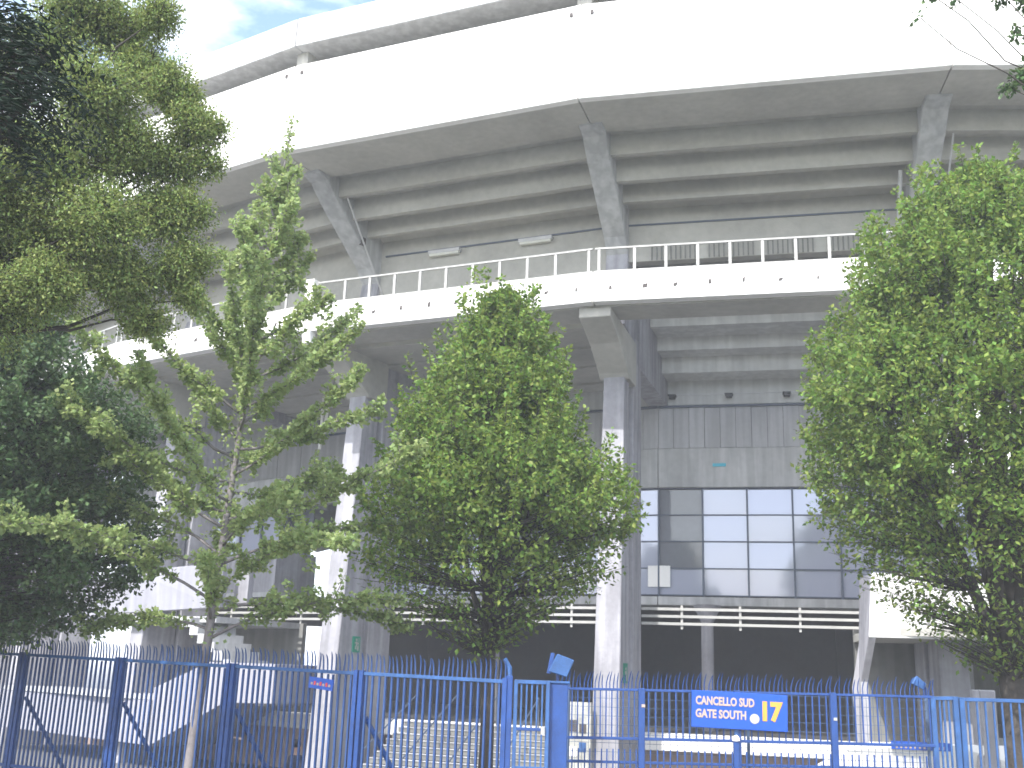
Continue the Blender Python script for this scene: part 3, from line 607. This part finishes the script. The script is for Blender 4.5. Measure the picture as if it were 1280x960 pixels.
# centre tree; base on the court
round_tree('dense green pointed tree standing centrally between the two tall columns', (-.25, 20.5, -.9), 3.9,
  [(3.6, .35, .3), (4.0, 1.7, 1.2), (4.6, 2.75, 2.1), (5.3, 2.85, 2.75), (6.1, 2.75, 2.9), (6.9, 2.45, 2.6), (7.6, 2.35, 1.75), (8.3, 1.85, 1.55), (9.0, 1.25, 1.25), (9.8, .75, .85), (10.3, .4, .5), (10.55, .1, .12)],
  2000, 56, .105, 'leaf', 'darkbark', .13, 5)
round_tree('big dense green tree filling the right edge in front of the stadium', (8.95, 19.5, -.6), 3.5,
  [(3.2, .5, .6), (3.7, 1.5, 1.6), (4.5, 2.5, 2.8), (5.4, 3.2, 3.4), (6.4, 3.65, 3.8), (7.4, 3.7, 3.9), (8.4, 3.6, 3.8), (9.4, 3.2, 3.5), (10.4, 2.7, 3.1), (11.3, 2.0, 2.6), (12.2, 1.2, 1.6), (12.8, .3, .5)],
  3000, 56, .105, 'leaf', 'darkbark', .26, 9)
round_tree('dark green dense tree cut by the left edge of the photo', (-10.3, 19.0, -.3), 3.3,
  [(2.5, .8, 1.8), (3.2, 1.8, 3.6), (4.3, 2.8, 4.2), (5.2, 3.3, 4.4), (6.2, 3.3, 4.2), (7.2, 3.0, 3.4), (8.2, 2.4, 2.4), (9.2, 1.6, 1.5), (10.0, .5, .5)],
  3000, 56, .105, 'leafdark', 'darkbark', .2, 21, low=.35)
# young ginkgo: straight leader with long upswept branches, leaves held tight to them
def ginkgo(base):
    global RNG; RNG = np.random.default_rng(33); tr = thing('ginkgo_tree', 'young slender tree with upswept feathery branches in front of the left stand', 'tree', base)
    H = 12.1; lead = lambda z: np.array([.035*z+.0015*z*z, .01*z, z]); mb = MB(); P_, D_ = [], []
    zz = np.linspace(-.1, H, 16); mb.tube([lead(z) for z in zz], list(np.interp(zz, [0, 4, 9, H], [.095, .06, .035, .008])), 10)
    n = 56
    for i in range(n):
        u = i/(n-1); z0 = 2.7+u*(H-3.9); Ln = np.interp(u, [0, .15, .45, .75, 1], [3.3, 4.1, 2.7, 1.2, .3])*RNG.uniform(.75, 1.25)
        th = i*2.4+RNG.uniform(-.4, .4); el = math.radians(np.interp(u, [0, .3, 1], [2, 32, 62])+RNG.uniform(-14, 14))
        p0 = lead(z0); p1 = p0+np.array([math.cos(th)*math.cos(el), math.sin(th)*math.cos(el), math.sin(el)])*Ln
        c = curve(p0, p1, (0, 0, -.12*Ln if u > .2 else .15*Ln), 9); c[1:-1] += RNG.normal(size=(7, 3))*.02; mb.tube(c, list(np.linspace(.028, .006, 9)), 5)
        q, d = spray(c, int(Ln*250), .10, start=.1); P_.append(q); D_.append(d)
        for s in range(int(Ln*3.8)):          # short side branchlets
            j = RNG.integers(2, 8); a = c[j]; dv = (c[j]-c[j-1]); dv /= np.linalg.norm(dv); v = dv*.7+RNG.normal(size=3)*.6+np.array([0, 0, .1]); v /= np.linalg.norm(v)
            t2 = curve(a, a+v*RNG.uniform(.2, .5), (0, 0, -.03), 4); mb.tube(t2, [.01, .008, .006, .004], 3, False); q, d = spray(t2, 50, .10, start=.1); P_.append(q); D_.append(d)
    q, d = spray(np.array([lead(z) for z in np.linspace(6.5, H, 8)]), 520, .09, start=.05); P_.append(q); D_.append(d)
    q, d = spray(np.array([lead(z) for z in np.linspace(2.6, 7, 8)]), 900, .38, start=0); P_.append(q); D_.append(d)
    mb.obj('trunk', 'ginkgobark', tr, smooth=True); leaves(np.concatenate(P_), np.concatenate(D_), .078, .95, 'crown', 'ginkgo', tr, .1)
ginkgo((-4.86, 17.9, -.1))
# trees whose crowns reach in from outside the frame: explicit limb tips, each with sprays of leaves
def reach_tree(label, base, fork, tips, m, bark, lsize, asp, nspr, nleaf, sprd, seed, trunk_r=.22, frond=False, blob=.8, cat='tree', limb=.38):
    global RNG; RNG = np.random.default_rng(seed); tr = thing('tree', label, cat, base); B = np.array(base); mb = MB(); P_, D_ = [], []
    mb.tube([(0, 0, -.1), tuple((np.array(fork)-B)*.5), tuple(np.array(fork)-B)], [trunk_r*1.2, trunk_r, trunk_r*.8], 10)
    for tp in tips:
        T = np.array(tp[:3])-B; rad = tp[3]; c = curve(np.array(fork)-B, T, (0, 0, .25), 9); c[1:-1] += RNG.normal(size=(7, 3))*.05
        mb.tube(c, list(np.linspace(trunk_r*limb, .006, 9)), 6)
        for s in range(int(nspr*rad*rad*1.3)):
            o = RNG.normal(size=3); o /= np.linalg.norm(o); o *= rad*RNG.uniform(.05, 1)**.5*RNG.uniform(.75, 1.15); o[2] *= .8; e = T+o; j = RNG.integers(5, 9)
            a = T+o*.25+RNG.normal(size=3)*.05; v = (e-a)
            t2 = curve(a, e, (0, 0, .05), 4); mb.tube(t2, [.008, .006, .004, .002], 3, False)
            if frond:
                Ln = RNG.uniform(.35, .6); v = np.array([o[0], o[1], RNG.uniform(-.25, .3)*rad]); v /= np.linalg.norm(v)+1e-6; sd_ = np.cross(v, [0, 0, 1.]); sd_ /= np.linalg.norm(sd_)+1e-6
                for f in np.linspace(.1, 1, nleaf//2):
                    q = e+v*Ln*f-np.array([0, 0, .12*f*f])
                    for sg_ in (-1, 1): P_.append(q[None]); D_.append((sd_*sg_*2+v*.7)[None])
            else:
                q, d = spray(t2, nleaf, sprd, start=.2); P_.append(q); D_.append(d)
    mb.obj('trunk', bark, tr, smooth=True); leaves(np.concatenate(P_), np.concatenate(D_), lsize, asp, 'crown', m, tr, .25, .35 if frond else 1)
    return tr
def at(px, py, Y):
    d = Fv+Rv*((px-640)/FPX)-Uv*((py-480)/FPX); return EYE+d*(Y/d.y)
def tips(L): return [(*at(x, y, Y), rad) for x, y, Y, rad in L]
reach_tree('large yellowing small leaved tree overhanging from the upper left', (-8.4, 12.5, 0), (-8.2, 12.6, 5.4),
  tips([(60, 60, 13, .75), (150, 40, 13.4, .7), (200, 20, 13, .45), (120, 120, 12.6, .85), (210, 110, 13.2, .5), (60, 200, 12.6, .95), (160, 190, 13.0, .8), (240, 160, 13.2, .5), (30, 290, 13, .9), (120, 280, 12.7, .9), (200, 270, 13.2, .6),
        (60, 360, 12.6, .75), (150, 350, 13, .7), (215, 340, 13.2, .42), (235, 375, 13.3, .3), (255, 205, 13.3, .33), (238, 265, 13.3, .42), (240, 325, 13.3, .4), (228, 130, 13.3, .42), (180, 400, 13.2, .45), (265, 165, 13.3, .3), (215, 210, 13.3, .5), (-30, 240, 12.6, 1.1), (-60, 110, 12.6, 1.2), (-40, 380, 12.6, 1.0), (180, 90, 13.4, .6), (100, 10, 13, .7)]),
  'locust', 'darkbark', .052, .5, 300, 46, .2, 41, limb=.25)
reach_tree('very dark leafy fronds in the top left corner of the photo', (-5.3, 7.6, 0), (-5.2, 7.6, 4.6),
  tips([(-20, 50, 8, .36), (25, 95, 8, .26), (10, 130, 8, .28), (-30, 150, 8.1, .4), (45, 70, 8.1, .16), (60, 100, 8.1, .13), (-10, 20, 7.9, .25), (15, 60, 8, .22), (0, 165, 8, .28), (40, 130, 8, .18)]),
  'conifer', 'darkbark', .09, .3, 420, 14, .05, 43, .12, True)
reach_tree('leafy branch tips hanging in at the top right corner', (8.2, 10.5, 0), (8.0, 10.6, 6.5),
  tips([(1165, -6, 11, .12), (1200, 2, 11, .10), (1255, -4, 11, .16), (1150, 22, 11, .06), (1272, 40, 11, .1), (1278, 95, 11, .2), (1262, 110, 11, .12), (1330, 60, 11, .5), (1300, 0, 11, .3)]),
  'leafdark', 'darkbark', .075, .6, 300, 14, .08, 47, .14, limb=.1)

# ---------------------------------------------------------------- added veil: thin volume that lifts the blacks like lens flare
hz = MB().box((-1520, -920, -2.3), (1520, 1520, 24.6)).obj('lens_veil', 'white'); tag(hz, kind='stuff')
hm = bpy.data.materials.new('lens_veil_air'); hm.use_nodes = True; t = hm.node_tree; t.nodes.clear()
pv = t.nodes.new('ShaderNodeVolumePrincipled'); pv.inputs['Color'].default_value = (.92, .95, 1, 1); pv.inputs['Density'].default_value = .0015; pv.inputs['Anisotropy'].default_value = 0
ho = t.nodes.new('ShaderNodeOutputMaterial'); t.links.new(pv.outputs[0], ho.inputs['Volume']); hz.data.materials.clear(); hz.data.materials.append(hm)
S.cycles.volume_bounces = 1
